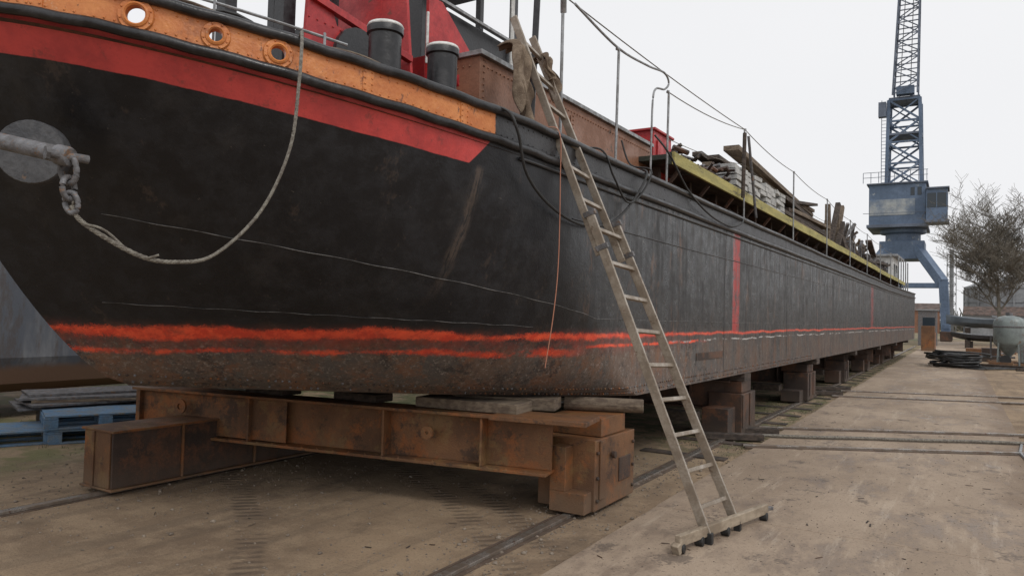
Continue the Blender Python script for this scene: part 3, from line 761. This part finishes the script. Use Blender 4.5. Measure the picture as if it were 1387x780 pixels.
g.out('lifting_eyes',crd)
for y0 in (10.3,15.6,21,26.5,32,37.5):
    c=empty('hull_cradle',(-4.6,y0,0)); g=G(); dx=(y0-6)*.021; j=random.uniform(-.12,.12)
    hbeam(g,(-6.9+dx,y0-.4,.55),(-2.8+dx,y0+.1,.55),.40,.28,m_rustdark)
    g.bx(-2.98,-2.52,y0-.1+j,y0+.75,.04,.58,m_rustdark); g.bx(-2.52,-2.505,y0,y0+.08,.12,.57,m_rustdark); g.bx(-2.52,-2.505,y0+.4,y0+.48,.12,.57,m_rustdark)
    g.bx(-2.95,-2.6,y0-.5+j,y0-.11+j,.04,.33+j,m_rustdark)
    g.bx(-3.05,-2.55,y0+j,y0+.6,.585,.74,m_rustdark); g.bx(-6.3,-5.9,y0-.6,y0+1.0,.04,.5,m_rustdark)
    g.box((-2.95+dx,y0+.25,.80),(.7,.35,.11),m_darktimber)
    g.box((-3.2,y0-.6,.3),(.5,.25,.12),m_darktimber)
    g.out('beam_and_bogies',c,bevel=.006)

# ------------------------------------------------------------ ladder
lad=empty('aluminium_ladder',(-1.45,5.4,0))
g=G()
B0=V((-1.50,5.22,.06)); B1=V((-1.42,5.68,.06)); T0=V((-2.93,4.80,3.92)); T1=V((-2.93,5.17,3.86))
ax=(T0-B0).normalized()
def lerp(a,b,t): return a+(b-a)*t
nl=V((.94,0,.35))
for a,b in((B0,T0),(B1,T1)):
    g.beam(a,lerp(a,b,.60),.026,.068,m_alu,up=nl)
for a,b,s_ in((B0,T0,1),(B1,T1,-1)):
    off=V((-.05,.035*s_,-.015))
    g.beam(lerp(a,b,.52)+off,b+off,.024,.06,m_alu,up=nl)
N=15
for k in range(N):
    t=(k+.8)/(N+.55)
    a=lerp(B0,T0,t);b=lerp(B1,T1,t)
    if t>.58: o=V((-.05,0,-.015)); a=a+o+V((0,.03,0)); b=b+o-V((0,.03,0))
    g.beam(a,b,.030,.028,m_alu,up=nl)
for a,b in((B0,T0),(B1,T1)):
    for t in(.53,.595): c=lerp(a,b,t); g.beam(c-ax*.02,c+ax*.02,.034,.10,m_iron,up=nl)
g.out('stiles_and_rungs',lad,bevel=.004)
g=G()
P0=V((-1.60,4.86,.11)); P1=V((-1.30,6.12,.11)); 
g.beam(P0,P1,.045,.075,m_barwood)
g.beam(P0+V((0,.02,-.04)),P0+V((-.01,-.02,-.06)),.06,.07,m_barwood)
for q in(lerp(P0,P1,.03),lerp(P0,P1,.22),lerp(P0,P1,.5),lerp(P0,P1,.97)): g.cyl(q+V((-.03,0,-.055)),q+V((.03,0,-.055)),.033,m_rubber,n=12)
g.beam(P1,P1+V((.02,.12,-.02)),.03,.03,m_iron)
for a in(B0,B1): g.box(a+V((.01,0,-.0)),(.05,.05,.08),m_rubber)
g.out('stabiliser_bar',lad,bevel=.006)
def rag(name,c,wid,ln,ph):
    n_=16;m_=22;P=[];Fc=[]
    for i in range(n_+1):
        for j in range(m_+1):
            u=i/n_-.5; t=j/m_
            wv=wid*(.75+.35*sin(ph+t*5)*t+.5*t)
            d=.03*sin(u*19+ph+t*3)*(.3+t)+.018*sin(u*9+t*11+ph)
            over=max(0,.14-t)
            P.append((c[0]+.05+d+.08*t-over*1.1,c[1]+u*wv+.03*sin(t*6+ph),c[2]-ln*max(0,t-.06)*(1+.25*sin(u*8+ph))-over*.5+.015*sin(u*14)))
    for i in range(n_):
        for j in range(m_): a=i*(m_+1)+j; Fc.append((a,a+m_+1,a+m_+2,a+1))
    g=G(); g.add(P,Fc,m_cloth); o=g.out(name,lad,smooth=False); 
    o.data.polygons.foreach_set('use_smooth',[True]*len(o.data.polygons))
    md=o.modifiers.new('s','SOLIDIFY'); md.thickness=.010
    md=o.modifiers.new('ss','SUBSURF'); md.levels=1; md.render_levels=1
rag('rag',(-2.93,4.76,3.70),.22,.62,.5); rag('rag_small',(-2.93,5.19,3.72),.12,.34,2.0)

# ------------------------------------------------------------ neighbouring barge, left yard clutter
g=G()
P=[];Fc=[]
prof=[(-13.0,.42),(-11.2,.34),(-10.7,.5),(-10.55,.85),(-10.5,2.6),(-10.6,2.7),(-15.5,2.7)]
ysn=[-14,-8,-2,4,10,20,30,40]
for yv in ysn:
    for x,z in prof: P.append((x,yv,z))
k=len(prof)
for i in range(len(ysn)-1):
    for j in range(k-1): Fc.append((i*k+j,i*k+j+1,(i+1)*k+j+1,(i+1)*k+j))
Fc.append(tuple(range(k))); Fc.append(tuple((len(ysn)-1)*k+j for j in range(k)))
g.add(P,Fc,m_nhull); g.bx(-10.52,-10.44,-14,40,2.2,2.28,m_black)
for yv in range(-12,40,4): g.bx(-13,-11,yv,yv+.4,0,.35,m_rustdark)
for yv in range(-12,40,3): g.bx(-10.5,-10.49,yv,yv+.04,.95,2.2,m_nhull)
g.out('neighbouring_barge')
def pallet(loc,rz,name='blue_pallet',mat=m_bluewood):
    g=G(); M_=Matrix.Rotation(rz,3,'Z')
    def bb(c,s): g.box(M_@V(c)+V(loc),s,mat,M_)
    for i in range(3): bb((0,-.36+.36*i,.012),(1.2,.1,.022))
    for i in range(3):
        for j in range(3): bb((-.54+.54*i,-.36+.36*j,.068),(.14,.1,.088))
    for i in range(3): bb((-.54+.54*i,0,.124),(.14,.8,.022))
    for i in range(7): bb((0,-.35+.116*i,.147),(1.2,.09,.022))
    g.out(name,bevel=.004)
pallet((-8.75,5.15,.0),1.1); pallet((-9.3,4.15,.0),1.15); pallet((-8.8,5.1,.162),1.16)
g=G()
for k in range(6):
    g.box((-9.6+random.uniform(-.2,.2),5.4+random.uniform(-.1,.2),.30+.03*k),(1.5,.9-.05*k,.025),random.choice((m_darktimber,m_timber,m_iron,m_iron)),Matrix.Rotation(1.2+random.uniform(-.2,.2),3,'Z'))
g.box((-9.6,5.4,.14),(1.1,.7,.27),m_darktimber,Matrix.Rotation(1.2,3,'Z'))
g.out('board_stack')
g=G(); g.cyl((-8.3,5.7,0),(-8.3,5.7,1.2),.05,m_rustdark); g.bx(-8.4,-8.2,5.6,5.8,0,.02,m_rustdark); g.out('steel_prop')

# ------------------------------------------------------------ right-hand yard
g=G()
for k in range(26):
    cx,cy=-.15+random.gauss(0,.25),32.5+random.gauss(0,.4); rr=random.uniform(.35,.95); z0=.08+random.uniform(0,.42); t1,t2=random.uniform(-.3,.3),random.uniform(-.3,.3)
    pts=[(cx+rr*cos(t)*1.0,cy+rr*sin(t)*1.1,max(.06,z0+t1*cos(t)*.4+t2*sin(t)*.4)) for t in [2*pi*q/24 for q in range(25)]]
    g.tube(pts,.035,m_rubber,6)
for k in range(4):
    x0=-.2+k*.3; g.tube(spline([(x0,32,.1),(x0+.8,31+k*.4,.06),(x0+1.5,33,.06),(x0+2.6,34,.05),(x0+3.2,33+k,.05)]),.03,m_rubber,6)
g.out('hose_heap',smooth=True)
g=G(); c=(1.75,36,0)
g.lathe(c,[(.06,.35),(.10,.42),(.5,.85),(.55,.95),(.55,1.75),(.5,1.88),(.35,1.98),(.15,2.03),(0,2.04)],m_pot,28)
g.lathe(c,[(.55,1.55),(.57,1.56),(.57,1.6),(.55,1.61)],m_iron,28)
for a in(.6,2.2,3.9,5.3):
    g.beam((c[0]+.5*cos(a),c[1]+.5*sin(a),1.1),(c[0]+.58*cos(a),c[1]+.58*sin(a),0),.06,.06,m_pot)
g.cyl((c[0],c[1],.05),(c[0],c[1],.4),.06,m_iron); g.cyl((c[0]-.7,c[1]-.1,.35),(c[0]+.2,c[1]-.1,.35),.04,m_iron); g.cyl((c[0]-.62,c[1],.2),(c[0]-.62,c[1],1.2),.035,m_iron)
g.cyl((c[0]-.15,c[1]-.5,.25),(c[0]-.15,c[1]-.62,.25),.2,m_rubber,n=18); g.cyl((c[0],c[1],2.0),(c[0],c[1],2.15),.12,m_iron)
g.out('blasting_pot',smooth=True)
g=G()
for k in range(16): g.box((2.8+random.uniform(-1.6,2.6),34+random.uniform(-3,4),.06+.1*random.random()),(random.uniform(.8,2.6),.14,.1),random.choice((m_darktimber,m_rustbeam,m_timber,m_rustdark)),Matrix.Rotation(random.uniform(-.6,.6),3,'Z'))
g.bx(.9,1.6,39,40.2,0,.6,m_rustdark); g.bx(.3,1.2,41.5,42.6,0,.5,m_rustbeam); g.bx(2.4,3.4,40,41,0,.8,m_iron)
for k in range(5): g.cyl((-.2+k*.35,44+k*.4,.1+.05*k),(1.6+k*.3,44.5+k*.3,.1+.05*k),.06,random.choice((m_rustbeam,m_iron)),n=8)
g.out('scrap_steel')
def boat(loc,L,Wd,H,rz,mat,stand=.5,name='hauled_out_boat'):
    g=G();P=[];Fc=[];n_=14
    for i in range(n_+1):
        t=i/n_; w_=Wd/2*max(.04,(1-abs(2*t-1)**2.6)); sh=H*(.85+.35*(2*t-1)**2)
        for a,b in((0,.0),(.55,.12),(.95,.5),(1,1),(.8,1.05),(0,1.15)): P.append((a*w_,(t-.5)*L,stand+b*sh+ (1-b)*.3*abs(2*t-1)**3))
        for a,b in((.8,1.05),(1,1),(.95,.5),(.55,.12)): P.append((-a*w_,(t-.5)*L,stand+b*sh+(1-b)*.3*abs(2*t-1)**3))
    k=10
    for i in range(n_):
        for j in range(k): Fc.append((i*k+j,i*k+(j+1)%k,(i+1)*k+(j+1)%k,(i+1)*k+j))
    Fc+=[tuple(range(k)),tuple(n_*k+j for j in range(k))]
    M_=Matrix.Rotation(rz,3,'Z'); g.add([M_@V(p)+V(loc) for p in P],Fc,mat)
    for t in(-.28,.28): g.box(M_@V((0,t*L,stand/2))+V(loc),(Wd*.7,.3,stand),m_darktimber,M_)
    g.out(name,smooth=True)
m_tarp=W('grey_blue_tarp',(.14,.17,.20),(.09,.11,.13),.6,.6,.2)
boat((2.6,71,0),7.0,2.4,.8,1.5,m_tarp,1.4); boat((7.5,78,0),10,2.8,1.0,1.45,m_nhull,1.2); boat((2.0,60,0),5.0,1.8,.5,1.4,m_black,.5)
g=G(); c=(8.6,170,0)
g.lathe(c,[(7.6,0),(7.6,8.5),(7.8,8.6),(7.8,9.0),(7.5,9.1),(4,10.6),(0,11.0)],m_conc,40)
for k in range(16): a=2*pi*k/16; g.beam((c[0]+7.7*cos(a),c[1]+7.7*sin(a),0),(c[0]+7.7*cos(a),c[1]+7.7*sin(a),8.5),.3,.3,m_conc)
for zz in (3,6): g.lathe(c,[(7.62,zz),(7.75,zz),(7.75,zz+.2),(7.62,zz+.2)],m_conc,40)
g.out('storage_tank',smooth=True)
def house(name,x0,x1,y0,y1,h,rh,mat):
    g=G(); g.bx(x0,x1,y0,y1,0,h,mat)
    xm=(x0+x1)/2; ym=(y0+y1)/2
    g.add([(x0-.3,y0-.3,h),(x1+.3,y0-.3,h),(x1+.3,y1+.3,h),(x0-.3,y1+.3,h),(x0-.3,ym,h+rh),(x1+.3,ym,h+rh)],[(0,1,5,4),(2,3,4,5),(0,4,3),(1,2,5),(0,3,2,1)],m_rustdark)
    n_=int((x1-x0)/2.6)
    for k in range(n_): xx=x0+.8+k*2.6; g.bx(xx,xx+1.2,y0-.05,y0,1.2,min(2.6,h-.6),m_glass)
    g.out(name)
house('low_shed',1,13,152,160,3.4,1.6,m_conc); house('low_shed',14,34,150,160,5.0,2.0,m_conc); house('brick_shed',-7,-3,150,160,4.0,1.4,m_brown)
def tower(name,x,y,w_,h,mat,n_=8):
    g=G()
    for sx in(-1,1):
        for sy in(-1,1): g.beam((x+sx*w_/2,y+sy*w_/2,0),(x+sx*w_/2,y+sy*w_/2,h),.14,.14,mat)
    for k in range(n_):
        z0=h*k/n_;z1=h*(k+1)/n_
        for a,b in(((-1,-1),(1,-1)),((1,-1),(1,1)),((1,1),(-1,1)),((-1,1),(-1,-1))):
            g.beam((x+a[0]*w_/2,y+a[1]*w_/2,z0),(x+b[0]*w_/2,y+b[1]*w_/2,z1),.1,.1,mat); g.beam((x+a[0]*w_/2,y+a[1]*w_/2,z1),(x+b[0]*w_/2,y+b[1]*w_/2,z1),.1,.1,mat)
    g.cyl((x,y,0),(x,y,h+1),w_*.25,mat,n=10); g.out(name)
tower('lattice_chimney',-1.2,165,1.5,15,m_conc)
g=G()
g.bx(-2.6,-1.4,63,66,0,2.6,m_iron); g.bx(-2.7,-1.3,62.9,66.1,2.601,2.7,m_conc); g.bx(-1.9,-1.2,50,51.2,0,1.5,m_rustbeam); g.bx(-1.9,-1.2,52,53,0,1.1,m_brown)
g.bx(-2.3,-1.5,62.98,63,.1,2.1,m_glass); g.out('site_container',bevel=.02)

# ------------------------------------------------------------ portal crane
cr=empty('portal_crane',(-4.9,84.7,0))
cx,cy=-4.9,84.7
g=G()
for sx in(-1,1):
    for sy in(-1,1):
        g.beam((cx+sx*1.3,cy+sy*1.6,9.2),(cx+sx*3.6,cy+sy*3.4,5.6),.9,.75,m_crane); g.beam((cx+sx*3.6,cy+sy*3.4,5.9),(cx+sx*3.9,cy+sy*3.6,0),.8,.75,m_crane); g.box((cx+sx*3.9,cy+sy*3.7,.5),(1,2.6,.9),m_rustdark)
    g.beam((cx+sx*3.9,cy-4,1.4),(cx+sx*3.9,cy+4,1.4),.5,.5,m_crane)
g.beam((cx-3.6,cy-3.4,5.3),(cx+3.6,cy-3.4,5.3),.4,.5,m_crane)
g.bx(cx-2.0,cx+2.0,cy-2,cy+2,8.0,9.8,m_crane)
g.lathe((cx,cy,0),[(1.6,9.8),(1.6,10.6),(2.1,10.7),(2.1,11.1),(0,11.1)],m_crane,24)
g.out('portal',cr,bevel=.04)
g=G()
g.bx(cx-2.9,cx+2.1,cy-2.8,cy+3.6,11.4,15.4,m_crane); g.bx(cx-3.1,cx+2.3,cy-3.0,cy+3.8,11.1,11.4,m_cranel); g.bx(cx-3.1,cx+2.3,cy-3,cy+3.8,15.4,15.55,m_cranel)
m_pale=W('faded_pale_paint',(.40,.42,.42),(.15,.20,.28),.5,.7,.1,fine=4)
g.bx(cx-2.85,cx+1.2,cy-2.83,cy-2.8,12.3,13.9,m_pale)
for k in range(2): g.bx(cx+.8+k*.6,cx+1.15+k*.6,cy-2.83,cy-2.8,14.2,15.0,m_glass)
for k in range(9):
    x=cx-3.4+k*.70; g.cyl((x,cy-3.2,15.55),(x,cy-3.2,16.6),.035,m_cranel,n=5)
for zz in(16.1,16.6,12.5): g.beam((cx-3.4,cy-3.2,zz),(cx+2.3,cy-3.2,zz),.05,.05,m_cranel)
g.bx(cx+2.15,cx+3.95,cy-3.6,cy-1.2,11.6,14.6,m_crane); g.bx(cx+2.25,cx+3.85,cy-3.63,cy-3.6,12.8,14.2,m_glass); g.bx(cx+3.95,cx+3.98,cy-3.4,cy-1.4,12.8,14.2,m_glass); g.bx(cx+3.0,cx+3.08,cy-3.66,cy-3.63,12.8,14.2,m_crane)
g.bx(cx+2.1,cx+4.1,cy-3.8,cy-1.0,14.6,14.75,m_cranel); g.bx(cx+2.1,cx+4.1,cy-3.8,cy-1,11.35,11.6,m_cranel)
g.out('machinery_house',cr,bevel=.03)
def lattice(g,cx,cy,w0,w1,z0,z1,n_,t,mat,tx=0):
    def cn(k,sx,sy):
        f=k/n_; w_=w0+(w1-w0)*f; return V((cx+tx*f+sx*w_/2,cy+sy*w_/2,z0+(z1-z0)*f))
    for sx in(-1,1):
        for sy in(-1,1): g.beam(cn(0,sx,sy),cn(n_,sx,sy),t,t,mat)
    for k in range(n_):
        for a,b in(((-1,-1),(1,-1)),((1,-1),(1,1)),((1,1),(-1,1)),((-1,1),(-1,-1))):
            if k%2: a,b=b,a
            g.beam(cn(k,*a),cn(k+1,*b),t*.6,t*.6,mat); g.beam(cn(k+1,*a),cn(k+1,*b),t*.6,t*.6,mat)
            if t>.25: g.beam(cn(k,*b),cn(k+1,*a),t*.4,t*.4,mat)
g=G(); lattice(g,cx+.1,cy,3.1,2.8,15.55,24.2,4,.30,m_crane)
g.bx(cx-1.5,cx+1.7,cy-1.6,cy+1.6,20.6,20.8,m_cranel); g.bx(cx-1.3,cx+1.5,cy-1.3,cy+1.3,24.2,24.5,m_cranel)
for k in range(24): g.beam((cx-1.9,cy-1.7,15.8+k*.35),(cx-1.5,cy-1.7,15.8+k*.35),.04,.04,m_cranel)
g.beam((cx-1.9,cy-1.7,15.8),(cx-1.9,cy-1.7,24.2),.06,.06,m_cranel); g.bx(cx-2.2,cx-1.5,cy-1.9,cy-1.2,22.5,24.0,m_cranel)
g.out('tower_lattice',cr)
g=G(); lattice(g,cx+.2,cy-1.2,2.2,1.5,24.5,44,16,.15,m_cranel,.6)
g.bx(cx-.6,cx+1.0,cy-1.9,cy-1.0,24.6,25.4,m_crane)
for k in(-.5,.5): g.cyl((cx+k,cy+1,24.5),(cx+.8+k*.5,cy-1,44),.04,m_iron,n=5)
g.out('boom',cr)

# ------------------------------------------------------------ trees
def tree(name,loc,h,seed,mt=m_bark):
    rnd=random.Random(seed); g=G()
    def br(p,d,L,r,lv):
        q=p; dd=d; seg=4 if lv<3 else 3
        for s_ in range(seg):
            w_=.12+.03*lv
            dd=(dd+V((rnd.uniform(-w_,w_),rnd.uniform(-w_,w_),rnd.uniform(-.05,.12)))).normalized()
            q2=q+dd*L/seg; ra=r*(1-.55*s_/seg); rb=r*(1-.55*(s_+1)/seg)
            g.cyl(q,q2,max(ra,.012),mt,max(rb,.010),n=7 if lv<2 else 3,cap=False); q=q2
            if lv<5 and (s_>0 or lv>0):
                for _ in range(2 if lv in(0,1,2) else rnd.choice((1,2))):
                    a=rnd.uniform(0,2*pi); side=V((cos(a),sin(a),rnd.uniform(-.1,.5)))
                    br(q,(dd*.7+side*.8).normalized(),L*rnd.uniform(.5,.72),max(rb*.6,.012),lv+1)
    br(V(loc),V((0,0,1)),h*.6,h*.02,0)
    g.out(name,recalc=False); return len(g.f)
n1=tree('bare_tree',(2.75,67,0),8.8,3); n2=tree('bare_tree',(5.0,72,0),10.5,5)
g=G()
rnd=random.Random(2)
for k in range(1500):
    a=rnd.uniform(radians(20),radians(150)); R_=rnd.uniform(200,270); x,y_=R_*cos(a),R_*sin(a)
    h=rnd.uniform(4,8)+3*sin(a*23)+2*sin(a*61); 
    for q in range(6):
        g.beam((x+rnd.uniform(-2,2),y_,0),(x+rnd.uniform(-3,3),y_+rnd.uniform(-2,2),h*rnd.uniform(.5,1)),.25,.2,m_bush)
g.out('distant_trees',recalc=False)
print('tree faces',n1,n2,'faces',sum(len(o.data.polygons) for o in bpy.data.objects if o.type=='MESH'))
